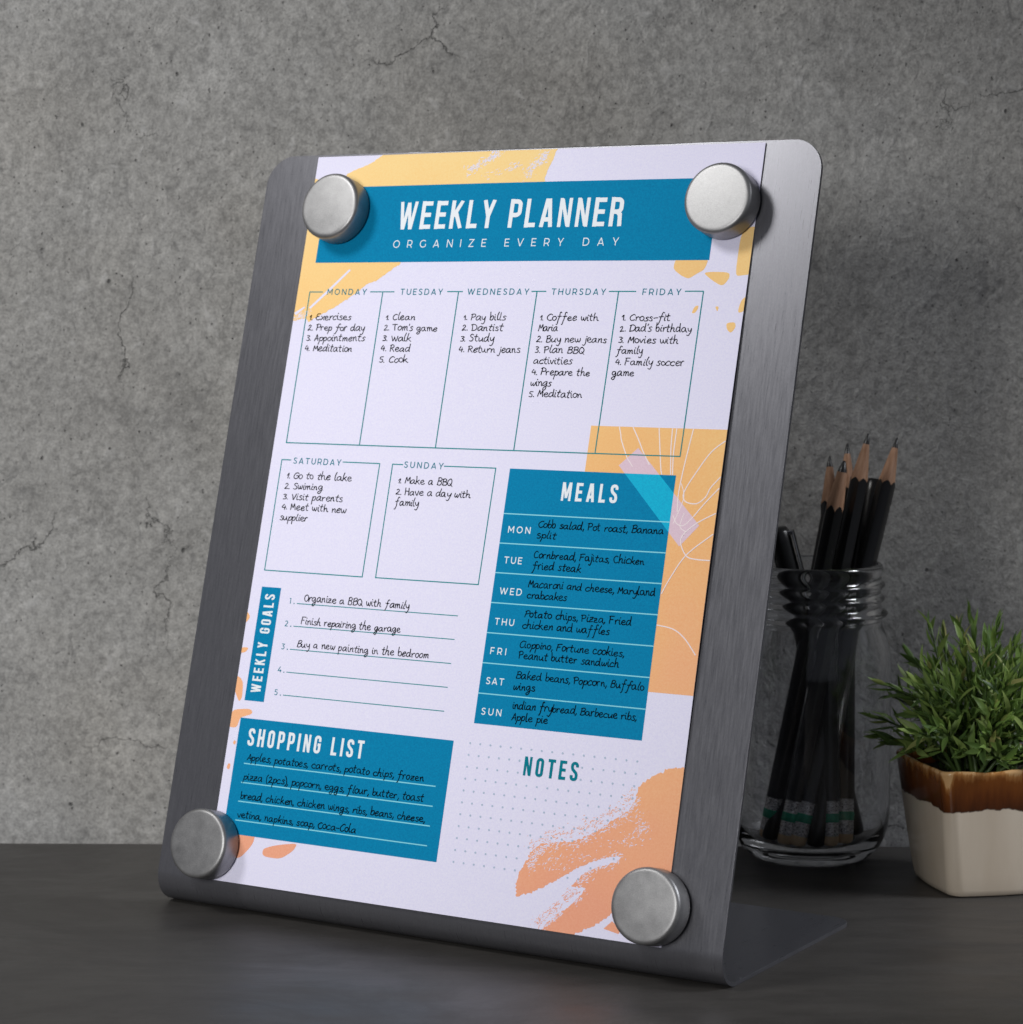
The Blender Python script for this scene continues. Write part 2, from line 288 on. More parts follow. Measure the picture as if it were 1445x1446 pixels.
def ribbon(pts, wd, verts, faces, z, dz=1.2e-6, cap=0.):
    """a flat stroke along pts (mm) of width wd (mm); z rises a hair along it so crossings never share a plane"""
    P = []
    for p in pts:
        if not P or math.hypot(p[0]-P[-1][0], p[1]-P[-1][1]) > 1e-4: P.append(p)
    closed = len(P) > 3 and math.hypot(P[0][0]-P[-1][0], P[0][1]-P[-1][1]) < 1e-3
    if len(P) < 2: return z
    if cap and not closed:
        (a, b), (c, d) = P[0], P[1]; l = math.hypot(c-a, d-b); P[0] = (a-(c-a)/l*cap, b-(d-b)/l*cap)
        (a, b), (c, d) = P[-1], P[-2]; l = math.hypot(c-a, d-b); P[-1] = (a-(c-a)/l*cap, b-(d-b)/l*cap)
    n = len(P); b0 = len(verts); h = wd/2
    for i in range(n):
        def nrm(a, b):
            dx, dy = b[0]-a[0], b[1]-a[1]; l = math.hypot(dx, dy) or 1; return (-dy/l, dx/l)
        if i > 0: n1 = nrm(P[i-1], P[i])
        else: n1 = nrm(P[-2], P[0]) if closed else nrm(P[0], P[1])
        if i < n-1: n2 = nrm(P[i], P[i+1])
        else: n2 = nrm(P[0], P[1]) if closed else n1
        mx, my = n1[0]+n2[0], n1[1]+n2[1]; l = math.hypot(mx, my)
        if l < .35: mx, my, k = n1[0], n1[1], 1
        else:
            mx, my = mx/l, my/l; k = min(1/max(mx*n1[0]+my*n1[1], .35), 2.2)
        verts.append((P[i][0]+mx*h*k, P[i][1]+my*h*k, z)); verts.append((P[i][0]-mx*h*k, P[i][1]-my*h*k, z))
        if i: faces.append((b0+2*i-2, b0+2*i-1, b0+2*i+1, b0+2*i))
        z += dz
    return z+4e-6
PW, PH = 203., 297.
ZL = dict(paint=.03, over=.05, block=.07, line=.09, text=.11)     # print layers above the sheet, mm
def loc_(v): return (v[0]/1000, (PH-v[1])/1000, v[2]/1000)
def print_obj(name, vs, fs, mat, parent, label=None):
    # z is given in mm for layers; ribbon steps are already in metres
    return tag(obj(name, vs, fs, mat, parent), label)
rnd = random.Random(3)
def lettering(name, s, alphabet, x, y, width, cap, wd, mat, parent, rot=False, layer='text', label=None, xs=1.):
    sc = cap/10.; A = COND if alphabet == 'cond' else SANS
    nat = sum(A[c][0] for c in s)*sc*xs
    tr = (width-nat)/max(len(s)-1, 1)
    vs, fs = [], []; px = 0.; z = 0.
    for i, c in enumerate(s):
        z = (i % 2)*9e-6
        for st in A[c][1]:
            b0 = len(vs); pts = [(px+a*sc*xs, b*sc) for a, b in st]
            z = ribbon(pts, wd*sc*(.86 if alphabet == 'cond' and c in 'MWN' else 1), vs, fs, z, 8e-7)
            for q in range(b0, len(vs)): vs[q] = (vs[q][0], min(max(vs[q][1], 0. if alphabet == 'cond' else -.2*sc), cap*(1 if alphabet == 'cond' else 1.02)), vs[q][2])
        px += A[c][0]*sc*xs+tr
    out = [((x+a, y-b) if not rot else (x-b, y-a))+(c_,) for a, b, c_ in vs]
    out = [(a/1000, (PH-b)/1000, ZL[layer]/1000+c_) for a, b, c_ in out]
    return tag(obj(name, out, fs, mat, parent), label)
def handwriting(s, x, y, width, parent, unit=.164, wd=.31):
    gap = 1.8
    nat = sum(HAND[c][0]+gap for c in s)-gap
    xsc = width/nat
    vs, fs = [], []; px = 0.; drift = 0.
    for i, c in enumerate(s):
        gw, sts = HAND[c]; z = (i % 2)*3e-5
        drift = drift*.8+rnd.uniform(-.5, .5); ky = unit*rnd.uniform(.90, 1.10); sl = rnd.uniform(-.08, .09); kx = rnd.uniform(.92, 1.06); w1, w2, w3 = rnd.uniform(0, 6), rnd.uniform(0, 6), rnd.uniform(.2, .5)
        for st in sts:
            pts = [(px+(a*kx+sl*b+w3*math.sin(b*.33+w1))*xsc, y-drift*unit-(b+w3*math.sin(a*.45+w2))*ky) for a, b in st]
            z = ribbon([(x+a, b) for a, b in pts], wd*rnd.uniform(.9, 1.1), vs, fs, z, 7e-7, .1)
        px += (gw+gap)*xsc
    return obj('handwritten_note', [(a/1000, (PH-b)/1000, ZL['text']/1000+.00003+c_) for a, b, c_ in vs], fs, penM, parent)
def lines(name, segs, wd, mat, parent, layer='line'):
    vs, fs = [], []; z = 0.
    for sg in segs: z = ribbon(sg, wd, vs, fs, z, 1e-7)
    return obj(name, [(a/1000, (PH-b)/1000, ZL[layer]/1000+c_) for a, b, c_ in vs], fs, mat, parent)
def clip(poly, x0=.0, y0=.0, x1=PW, y1=PH):
    def cut(P, ins, isec):
        o = []
        for i in range(len(P)):
            a, b = P[i-1], P[i]
            if ins(b):
                if not ins(a): o.append(isec(a, b))
                o.append(b)
            elif ins(a): o.append(isec(a, b))
        return o
    def ix(v): return lambda a, b: (v, a[1]+(b[1]-a[1])*(v-a[0])/(b[0]-a[0]))
    def iy(v): return lambda a, b: (a[0]+(b[0]-a[0])*(v-a[1])/(b[1]-a[1]), v)
    for ins, isec in ((lambda p: p[0] >= x0, ix(x0)), (lambda p: p[0] <= x1, ix(x1)), (lambda p: p[1] >= y0, iy(y0)), (lambda p: p[1] <= y1, iy(y1))):
        if poly: poly = cut(poly, ins, isec)
    return poly
def polys(name, plist, mat, parent, layer, dz=0., lab=None):
    vs, fs = [], []
    for i, P in enumerate(plist):
        P = clip(P)
        if len(P) < 3: continue
        b = len(vs); z = ZL[layer]/1000+dz+i*2e-6*(len(plist) < 12)
        vs += [(x/1000, (PH-y)/1000, z) for x, y in P]
        for t3 in geometry.tessellate_polygon([[Vector((x, y, 0)) for x, y in P]]): fs.append([b+k for k in t3])
    return tag(obj(name, vs, fs, mat, parent), lab)
def ragged(P, amp, step=1.0, seed=1):
    r_ = random.Random(seed); out = []
    for i in range(len(P)):
        a, b = P[i-1], P[i]; l = math.hypot(b[0]-a[0], b[1]-a[1]); n = max(1, int(l/step))
        for k in range(n):
            t_ = k/n; j = amp*(r_.gauss(0, 1))
            nx, ny = -(b[1]-a[1])/(l or 1), (b[0]-a[0])/(l or 1)
            out.append((a[0]+(b[0]-a[0])*t_+nx*j, a[1]+(b[1]-a[1])*t_+ny*j))
    return out
def rect(x0, y0, x1, y1): return [(x0, y0), (x1, y0), (x1, y1), (x0, y1)]
def inside(P, x, y):
    c = False
    for i in range(len(P)):
        (a, b), (d, e) = P[i-1], P[i]
        if (b > y) != (e > y) and x < (d-a)*(y-b)/(e-b)+a: c = not c
    return c

# ------------------------------------------------------------------ setting
def slab(name, pts, z0, z1, mat, label=None):
    n = len(pts); vs = [(x, y, z1) for x, y in pts]+[(x, y, z0) for x, y in pts]
    fs = [list(range(n)), list(range(2*n-1, n-1, -1))]+[[i, i+n, (i+1) % n+n, (i+1) % n] for i in range(n)]
    return obj(name, vs, fs, mat)
desk = slab('desk', [(-.95, .18), (.95, .18), (.95, 1.0835), (-.95, 1.1165)], -.03, 0, deskM)
bv = desk.modifiers.new('edge', 'BEVEL'); bv.width = .0012; bv.segments = 2
tag(desk, kind='structure')
wall = slab('wall', [(-1.6, 1.163), (1.6, 1.106), (1.6, 1.21), (-1.6, 1.263)], -.9, 1.5, wallM)
tag(wall, kind='structure')

# ------------------------------------------------------------------ stand: one bent steel plate
YAW, TILT, BW, BL, BR_, BD = -.54477, .2708, .25156, .29671, .01123, .11504
U = Vector((math.cos(YAW), math.sin(YAW), 0)); NB = Vector((-math.sin(YAW), math.cos(YAW), 0)); Zv = Vector((0, 0, 1))
ORG = Vector((.07351, .86288, 0))                      # right end of the fold, on the desk
DU = NB*math.sin(TILT)+Zv*math.cos(TILT)               # up the board
NF = U.cross(DU)                                       # out of the board's face
A0 = NB*(BR_-BR_*math.cos(TILT))+Zv*(BR_+BR_*math.sin(TILT))
def onboard(s, t, h=0.): return ORG+U*s+A0+DU*t+NF*h
prof = []                                              # (n, z, inset of each end)
rc, rb = .0125, .009
def inset(d, r): return 0 if d >= r else r-math.sqrt(max(r*r-(r-d)**2, 0))
for k in range(11): d = rb*(1-math.cos(k/10*math.pi/2)); prof.append((BD-d, 0, inset(d, rb)))
for k in range(1, 12): prof.append((BD-rb-(BD-rb-BR_)*k/12, 0, 0))
na = 20
for k in range(na+1):
    a = (math.pi/2+TILT)*0 + k/na*(math.pi/2+TILT)
    # angle measured from straight down, turning to the front and up to the board direction
    prof.append((BR_-BR_*math.sin(a), BR_-BR_*math.cos(a), 0))
aEnd = math.pi/2+TILT
e0 = prof[-1]
dn, dz_ = math.sin(TILT), math.cos(TILT)
for k in range(1, 25): prof.append((e0[0]+dn*(BL-rc)*k/24, e0[1]+dz_*(BL-rc)*k/24, 0))
for k in range(1, 13):
    d = rc*(1-math.sin(k/12*math.pi/2)); L2 = BL-d; prof.append((e0[0]+dn*L2, e0[1]+dz_*L2, inset(d, rc)))
NS = 9; vs, fs = [], []
mwS = Matrix((( U.x, NB.x, 0, ORG.x), (U.y, NB.y, 0, ORG.y), (0, 0, 1, 0), (0, 0, 0, 1)))
TH = .0014; NP = len(prof)
def pnorm(i):
    p, q = prof[max(i-1, 0)], prof[min(i+1, NP-1)]; dx, dz = q[0]-p[0], q[1]-p[1]; l = math.hypot(dx, dz)
    return (-dz/l, dx/l)                               # towards the inner side of the fold
for side in (0, 1):
    for i, (n_, z_, i_) in enumerate(prof):
        pn = pnorm(i); sg = 1 if pnorm(3)[1] > 0 else -1
        for j in range(NS): vs.append((-BW+i_+(BW-2*i_)*j/(NS-1), n_+pn[0]*TH*side*sg, z_+pn[1]*TH*side*sg))
Q = NP*NS
for i in range(NP-1):
    for j in range(NS-1):
        b = i*NS+j; fs.append((b, b+NS, b+NS+1, b+1)); fs.append((Q+b, Q+b+1, Q+b+NS+1, Q+b+NS))
loop = [i*NS for i in range(NP)]+[(NP-1)*NS+j for j in range(1, NS)]+[i*NS+NS-1 for i in range(NP-2, -1, -1)]+[j for j in range(NS-2, 0, -1)]
for k in range(len(loop)):
    a_, b_ = loop[k], loop[(k+1) % len(loop)]; fs.append((a_, Q+a_, Q+b_, b_))
stand = obj('magnetic_display_stand', vs, fs, steelM, smooth=True); stand.matrix_world = mwS
bm = bmesh.new(); bm.from_mesh(stand.data); bmesh.ops.recalc_face_normals(bm, faces=bm.faces[:]); bm.to_mesh(stand.data); bm.free()
stand.data.set_sharp_from_angle(angle=R(40))
bv = stand.modifiers.new('edge', 'BEVEL'); bv.width = .00025; bv.segments = 2; bv.limit_method = 'ANGLE'; bv.angle_limit = R(50); bv.harden_normals = True
tag(stand, 'brushed dark steel easel plate bent from one sheet, standing on the desk', 'display stand')

# ------------------------------------------------------------------ planner page
SX, TOP = -BW+.02491, BL-.00105
bl = onboard(SX, TOP-.297, .0006)
mwP = Matrix(((U.x, DU.x, NF.x, bl.x), (U.y, DU.y, NF.y, bl.y), (U.z, DU.z, NF.z, bl.z), (0, 0, 0, 1)))
sheet = empty('planner_page', mw=mwP)
tag(sheet, 'printed weekly planner page filled in by hand, held on the steel stand', 'planner')
hz = -.00018
vs = [(0, 0, 0), (.203, 0, 0), (.203, .297, 0), (0, .297, 0)]; vs += [(a, b, hz) for a, b, c in vs]
obj('paper', vs, [(0, 1, 2, 3), (7, 6, 5, 4), (0, 4, 5, 1), (1, 5, 6, 2), (2, 6, 7, 3), (3, 7, 4, 0)], paperM, sheet)
# painted swashes
PT = [(26.0, 3.7), (28.7, 2.0), (33.4, -1), (85.5, -1), (115.0, -1), (114, .4), (112.3, 5.4), (110.5, 10.3), (110.3, 14.5), (7, 14.5), (-2, 14.5), (-2, 11), (6, 12), (12.8, 10.4), (16.5, 7.1)]
PLf = [(-2.1, 8.4), (9.3, 12.3), (8, 30), (8, 44), (48.4, 44.2), (48.4, 46.0), (42.9, 49.4), (39.2, 52.1), (34.1, 54.1), (29.5, 57.6), (24.6, 60.9), (18.6, 64.4), (12.7, 67.1), (7.6, 70.1), (6.2, 68.3), (4.3, 68.6), (-1, 69.9), (-1, 50.5)]
PB = [(204.5, 232.9), (196.7, 233.9), (191.0, 237.2), (185.5, 241.7), (185.0, 247.2), (182.4, 251.0), (175.9, 255.2), (170.3, 259.7), (161.1, 264.3), (155.7, 264.8), (148.6, 266.4), (145.4, 269.6), (143.3, 273.8), (141.5, 277.1), (140.7, 282.0), (141.6, 286.6), (147.7, 284.3), (156.1, 279.4), (164.3, 273.7), (171.0, 270.2), (177.8, 267.9), (183.0, 266.9), (180.7, 269.5), (174.8, 271.3), (169.8, 273.9), (166.6, 276.6), (163.5, 280.2), (169.8, 280.1), (166.1, 285.2), (159.7, 290.7), (154.9, 295.2), (153, 298), (166.0, 298), (175.8, 292.3), (181.7, 287.6), (189.3, 285.5), (197.3, 280.7), (204.3, 272.3)]
brush = polys('brush_stroke', [ragged(PT, .12, .7, 1)], orangeM, sheet, 'paint')
brush2 = polys('brush_stroke', [ragged(PLf, .16, .7, 2)], orangeM, sheet, 'paint')
brush3 = polys('brush_stroke', [ragged(PB, .22, .6, 3), [(179.0, 293.4), (182.1, 290.3), (186.0, 292.9), (185.3, 294.5)]], orangeM, sheet, 'paint')
def specks(name, path, spread, n, size, par, seed, P=None, mat=None, ang=.6):
    """dry-brush flecks of bare paper (or paint) scattered along a path"""
    r_ = random.Random(seed); out = []
    for k in range(n):
        i = r_.randrange(len(path)-1); t_ = r_.random(); a, b = path[i], path[i+1]
        x = a[0]+(b[0]-a[0])*t_+r_.gauss(0, spread); y = a[1]+(b[1]-a[1])*t_+r_.gauss(0, spread)
        if P and not inside(P, x, y): continue
        s_ = size*r_.uniform(.3, 1.3); an = -ang+r_.gauss(0, .5); el = r_.uniform(1.2, 3.2)
        out.append([(x+s_*(math.cos(q)*el*math.cos(an)-math.sin(q)*math.sin(an)*.5)*r_.uniform(.7, 1.2), y+s_*(math.cos(q)*el*math.sin(an)+math.sin(q)*math.cos(an)*.5)*r_.uniform(.7, 1.2)) for q in (0, .9, 1.9, 3.1, 4.1, 5.2)])
    vs, fs = [], []; 
    for i, Pg in enumerate(out):
        Pg = clip(Pg)
        if len(Pg) < 3: continue
        b = len(vs); z = ZL['over' if mat is None else 'paint']/1000-.00001+(i % 9)*2.2e-6
        vs += [(x/1000, (PH-y)/1000, z) for x, y in Pg]; fs.append(list(range(b, len(vs))))
    o = obj(name, vs, fs, mat or paperM, par); o['kind'] = 'stuff'; return o
specks('dry_brush_flecks', [(74, 8), (78, 6), (84, 3), (88, 0)], .9, 190, .30, brush, 11, PT)
specks('dry_brush_flecks', [(82, 10), (92, 8), (98, 6)], 1.0, 60, .25, brush, 12, PT)
specks('dry_brush_flecks', [(102, 11), (104, 7), (108, 4), (110, 1)], 1.1, 190, .28, brush, 13, PT)
specks('dry_brush_flecks', [(0, 69), (4, 67), (8, 66)], .8, 90, .25, brush2, 14, PLf)
specks('dry_brush_flecks', [(183, 245), (185, 248), (180, 254), (172, 259), (163, 264), (152, 266), (147, 270), (146, 276)], 1.2, 620, .26, brush3, 15, PB)
specks('dry_brush_flecks', [(187, 252), (190, 256), (187, 260), (178, 262), (160, 272), (150, 274)], 1.6, 200, .24, brush3, 16, PB)
specks('dry_brush_flecks', [(182, 267), (172, 272), (166, 279)], 1.2, 190, .28, brush3, 17, PB)
specks('dry_brush_flecks', [(168, 282), (160, 289), (155, 295)], 1.2, 300, .26, brush3, 18, PB)
specks('paint_flecks', [(184, 243), (180, 250), (172, 255), (163, 260), (152, 263), (144, 268)], 1.3, 330, .24, brush3, 19, None, orangeM)
specks('paint_flecks', [(166, 281), (158, 289), (150, 296)], 1.2, 160, .24, brush3, 20, None, orangeM)
polys('paper_scratch', [[(24.0, 47.9), (24.9, 48.3), (16, 57.0), (7.8, 64.5), (6.9, 64.0), (15.5, 56)]], paperM, brush2, 'over')
polys('paper_scratch', [[(0, 66.2), (4.5, 63.5), (5, 64), (1, 67.2)]], paperM, brush2, 'over')
SH = [[(171.6, 48.6), (171.8, 45.2), (174, 44), (185.9, 44), (184.8, 48.7), (181.4, 50.5), (178.7, 52.3), (175.7, 51.3)],
 [(184.4, 50.0), (187.7, 49.6), (195.1, 49.8), (195.5, 52.1), (193.0, 55.3), (188.2, 52.8)],
 [(197.8, 34.5), (201.5, 32.3), (205.2, 32.7), (204.2, 50.6), (200.9, 51.0), (198.1, 51.3), (197.6, 48.0)],
 [(181.7, 65.6), (182.7, 62.9), (184.3, 62.5), (184.1, 64.0), (183.1, 65.5)], [(191.1, 62.9), (192.7, 62.9), (192.4, 65.1)],
 [(196.6, 69.2), (200.1, 68.8), (200.8, 70.7), (199.1, 73.1), (197.3, 71.8)], [(203.5, 58.8), (201.4, 60.6), (200.6, 65.5), (203.5, 64.7)],
 [(0.5, 190.5), (1.7, 192.0), (0.4, 194.1), (-1.0, 194.6), (-0.5, 189.8)], [(-0.6, 204.5), (3.4, 204.2), (2.1, 206.3), (-1.2, 206.9)],
 [(-1.6, 215.8), (1.3, 216.4), (3.2, 218.4), (3.8, 224.5), (2.6, 226.3), (0.3, 223.0), (-1.2, 219.7)],
 [(-0.6, 229.6), (8.9, 228.4), (10.3, 230.4), (5.3, 232.1), (4.3, 232.7), (3.4, 236.6), (-0.9, 236.6)], [(3.3, 241.4), (4.3, 242.2), (3.7, 243.5), (2.6, 242.7)],
 [(2.1, 250.7), (3.3, 251.3), (2.9, 253.5), (1.4, 252.8)], [(9.1, 276.6), (20.3, 277), (20.1, 280.3), (18.5, 283.0), (14.6, 287.3), (9.8, 287.4)],
 [(25.2, 282.3), (29.1, 280.8), (34.1, 279.6), (41.1, 278.4), (39.6, 281.5), (34.1, 285.3), (26.8, 285.3), (25.1, 284.4)]]
def rounded(P, k=3):
    for _ in range(k-1):
        Q = []
        for i in range(len(P)):
            a, b = P[i], P[(i+1) % len(P)]
            Q += [(a[0]*.8+b[0]*.2, a[1]*.8+b[1]*.2), (a[0]*.2+b[0]*.8, a[1]*.2+b[1]*.8)]
        P = Q
    return P
for P in SH: polys('paint_shard', [rounded(P)], orangeM, sheet, 'paint', 2e-6)
# square with line flower
sq = polys('orange_square', [rect(146.0, 109.4, 203.1, 207.2)], orangeM, sheet, 'paint', 4e-6)
FL = [[(158.1, 109.5), (159.1, 112.3), (159.9, 114.9), (163.1, 121.1)], [(163.9, 109.5), (166.8, 113.9), (169.6, 118.7), (172.9, 123.5)],
 [(174.9, 109.5), (176.4, 117.3), (177.9, 124.7), (178.6, 127)], [(180.5, 109.5), (181.0, 117.2), (182.3, 127)], [(182.3, 109.5), (182.3, 118.6), (183.1, 127)],
 [(189.2, 109.5), (188.2, 117.0), (187.1, 126.6), (186.6, 134.6), (187.1, 140.6)],
 [(202.9, 113.6), (197.6, 118.1), (192.3, 126.4), (189.1, 132.4), (188.8, 135.3), (190.6, 137.0), (194.7, 137.2), (197.9, 134.6), (199.4, 131.2), (202.9, 127.0)],
 [(202.9, 131.2), (197.8, 137.1), (194.1, 142.0)], [(202.9, 140.5), (195.7, 144.5), (190.7, 149.1), (190.4, 152.7), (193.4, 156.9), (197.6, 157.8), (202.9, 157.9)],
 [(202.9, 148.2), (193.3, 156.2), (188.1, 164.5), (185.0, 171.2)], [(184.7, 182.7), (191.7, 183.8), (196.9, 187.0), (202.0, 192.6)]]
vs, fs = [], []; z = 0.
for f_ in FL: z = ribbon(crv(f_, 8), .42, vs, fs, z, 2e-7)
obj('flower_outline', [(a/1000, (PH-b)/1000, ZL['over']/1000+c_) for a, b, c_ in vs], fs, flowM, sq)
# header
hd = polys('header_banner', [rect(6.7, 13.2, 186.1, 45.1)], tealM, sheet, 'block')
lettering('title_lettering', 'WEEKLY PLANNER', 'cond', 44.3, 31.6, 102.9, 11.6, 1.52, whiteM, hd, xs=1.12)
lettering('subtitle_lettering', 'ORGANIZE EVERY DAY', 'sans', 43.7, 39.2, 103.1, 3.2, 1.15, whiteM, hd)
# weekday table
LW = .40
wk = lines('weekday_table', [[(6.1, 57.4), (12.7, 57.4)], [(36, 57.35), (47.7, 57.35)], [(72.8, 57.3), (80.1, 57.3)], [(111.5, 57.25), (118.1, 57.25)], [(145.5, 57.2), (157.2, 57.2)], [(177.8, 57.1), (185.6, 57.1)],
 [(6.2, 57.4), (6.2, 120.3)], [(42.1, 57.4), (42.0, 120.3)], [(78.1, 57.3), (77.9, 120.2)], [(114., 57.2), (113.7, 120.1)], [(149.7, 57.2), (149.3, 120)], [(185.5, 57), (185.2, 120)], [(6.1, 120.3), (185.3, 119.95)]], LW, tealLine, sheet)
for s_, x, wd_ in (('MONDAY', 15.0, 19.2), ('TUESDAY', 50.6, 20.1), ('WEDNESDAY', 82.3, 28.1), ('THURSDAY', 120.5, 23.7), ('FRIDAY', 160.0, 16.2)):
    lettering('day_name', s_, 'sans', x, 58.6, wd_, 2.5, 1.3, tealText, wk)
HW = '''1. Exercises|8.2|69.1|20.3
2. Prep for day|8.2|73.5|27.7
3. Appointments|8.2|77.8|28.7
4. Meditation|8.2|82.1|23.2
1. Clean|45.5|69.0|13.9
2. Tom's game|45.5|73.3|25.2
3. Walk|45.5|77.5|13.5
4. Read|45.5|81.7|13.7
5. Cook|45.5|86.2|13.5
1. Pay bills|82.4|68.8|19.2
2. Dantist|82.4|73.0|18.5
3. Study|82.4|77.3|15.3
4. Return jeans|82.4|81.7|27.8
1. Coffee with|117.0|68.7|25.6
Maria|117.0|73.0|8.7
2. Buy new jeans|117.0|77.3|30.5
3. Plan BBQ|117.0|81.6|21.7
activities|117.0|85.8|16.8
4. Prepare the|117.0|90.2|25.4
wings|117.0|94.6|9.1
5. Meditation|117.0|98.9|23.1
1. Cross-fit|152.8|68.5|20.3
2. Dad's birthday|152.7|72.8|30.0
3. Movies with|152.8|77.1|25.2
family|152.6|81.3|11.0
4. Family soccer|152.7|85.7|28.8
game|151.8|90.0|9.4'''
def notes(src, par):
    for l in src.strip().split('\n'):
        s_, x, y, wd_ = l.split('|'); handwriting(s_, float(x), float(y), float(wd_), par, wd=.37 if par.name.endswith('panel') else .31)
notes(HW, wk)
# weekend boxes
sa = lines('saturday_box', [[(9.9, 127.35), (5.3, 127.35), (5.2, 172.7), (52.7, 172.7), (53.0, 127.3), (35.2, 127.3)]], LW, tealLine, sheet)
lettering('day_name', 'SATURDAY', 'sans', 11.2, 128.8, 23.3, 2.5, 1.3, tealText, sa)
notes('''1. Go to the lake|9.1|134.9|31.5
2. Swiming|8.9|139.2|18.5
3. Visit parents|9.0|143.4|29.0
4. Meet with new|9.0|147.7|31.4
supplier|8.9|152.0|13.6''', sa)
su = lines('sunday_box', [[(64.0, 127.3), (59.1, 127.3), (59.0, 172.6), (106.4, 172.5), (106.8, 127.2), (83.1, 127.25)]], LW, tealLine, sheet)
lettering('day_name', 'SUNDAY', 'sans', 64.6, 128.5, 18.2, 2.5, 1.3, tealText, su)
notes('''1. Make a BBQ|62.9|134.8|25.3
2. Have a day with|62.8|139.2|34.4
family|63.1|143.5|10.9''', su)
# meals panel
ml = polys('meals_panel', [rect(113.2, 127.1, 184.6, 225.0)], tealM, sheet, 'block')
lettering('meals_heading', 'MEALS', 'cond', 137.3, 138.6, 24.0, 7.1, 1.62, whiteM, ml, xs=1.0)
for y in (144.6, 156.05, 167.45, 178.95, 190.5, 202.0, 213.55): lines('ruled_line', [[(113.2, y), (184.6, y)]], .42, cyanM, ml)
for s_, x, y, wd_ in (('MON', 116.3, 151.9, 9.8), ('TUE', 116.4, 163.7, 7.9), ('WED', 116.4, 175.6, 9.7), ('THU', 116.1, 187.3, 8.5), ('FRI', 116.0, 198.5, 6.9), ('SAT', 116.0, 209.9, 7.8), ('SUN', 115.8, 221.5, 8.7)):
    lettering('day_name', s_, 'sans', x, y, wd_, 2.6, 1.45, whiteM, ml)
notes('''Cobb salad, Pot roast, Banana|129.3|149.2|53.3
split|129.3|153.3|8.3
Cornbread, Fajitas, Chicken|129.2|160.9|47.1
fried steak|129.4|165.2|20.8
Macaroni and cheese, Maryland|128.6|172.1|53.9
crabcakes|128.8|176.4|16.9
Potato chips, Pizza, Fried|128.9|183.5|45.4
chicken and waffles|128.5|187.7|37.1
Cioppino, Fortune cookies,|128.4|195.0|44.4
Peanut butter sandwich|128.8|199.2|42.6
Baked beans, Popcorn, Buffalo|128.8|206.8|54.0
wings|128.3|211.0|9.2
indian frybread, Barbecue ribs,|129.0|218.0|52.3
Apple pie|129.3|222.4|15.5''', ml)
# printed strip of tape: over the orange, and where it crosses the teal panel
TP = [(167.3, 117.3), (160.1, 124.2), (189.7, 153.4), (196.8, 145.3)]
tp = polys('printed_tape', [TP], tapeM, sheet, 'over', 1.2e-5)
polys('tape_over_panel', [clip(TP, 113.2, 127.1, 184.6, 225.)], tapeBlueM, tp, 'block', 6e-6)
vs, fs = [], []; z = 0.
for f_ in ([(187.2, 130), (189, 135), (187.3, 141.5), (186, 145)], [(194, 142), (190.5, 145.5), (187.5, 145), (185.5, 142)], [(163.1, 121.1), (166, 124.5)], [(190, 141), (189, 146), (192, 148)]): z = ribbon(crv(f_, 6), .3, vs, fs, z, 2e-7)
obj('flower_line_under_tape', [(a/1000, (PH-b)/1000, ZL['over']/1000+1.6e-5+c_) for a, b, c_ in vs], fs, flowM, tp)
# goals
gl = polys('goals_banner', [rect(5.2, 179.45, 14.7, 225.35)], tealM, sheet, 'block')
lettering('goals_heading', 'WEEKLY GOALS', 'cond', 12.4, 221.9, 39.6, 4.9, 1.6, whiteM, gl, rot=True)
for k, y in enumerate((185.15, 194.25, 203.5, 212.65, 221.8)):
    gline = lines('goal_line', [[(23.5, y), (99.3, y-.1)]], .32, tealLine, sheet)
    lettering('goal_number', '%d.' % (k+1), 'sans', 19.2+(.5 if k == 0 else 0), y+.3, 3.2-(.6 if k == 0 else 0), 2.3, 1.2, tealText, gline)
    if k < 3: notes(('Organize a BBQ with family|26.8|183.9|49.8', 'Finish repairing the garage|27.0|193.2|47.2', 'Buy a new painting in the bedroom|26.8|202.3|62.1')[k], gline)
# shopping list
sl = polys('shopping_panel', [rect(4.7, 232.35, 105.4, 278.2)], tealM, sheet, 'block')
lettering('shopping_heading', 'SHOPPING LIST', 'cond', 9.8, 243.1, 55.6, 7.0, 1.62, whiteM, sl, xs=1.0)
for y in (250.2, 257.75, 265.2, 272.65): lines('ruled_line', [[(9.7, y), (100.3, y)]], .42, cyanM, sl)
notes('''Apples, potatoes, carrots, potato chips, frozen|11.0|248.9|83.6
pizza (2pcs), popcorn, eggs, flour, butter, toast|10.7|256.5|85.1
bread, chicken, chicken wings, ribs, beans, cheese,|10.6|264.0|87.0
vetina, napkins, soap, Coca-Cola|10.6|271.5|56.7''', sl)
# notes
lettering('notes_heading', 'NOTES', 'cond', 137.2, 242.3, 23.0, 7.1, 1.62, tealText, sheet, xs=1.0)
vs, fs = [], []
for j in range(11):
    for i in range(17):
        x, y = 112.8+i*4.44, 232.6+j*4.46
        if inside(PB, x, y) or (136 < x < 161.5 and 234.5 < y < 243.5): continue
        b = len(vs); vs += [((x+.42*math.cos(a*math.pi/4))/1000, (PH-y+.42*math.sin(a*math.pi/4))/1000, ZL['line']/1000) for a in range(8)]
        fs.append(list(range(b, b+8)))
tag(obj('dot_grid', vs, fs, dotM, sheet), kind='stuff')
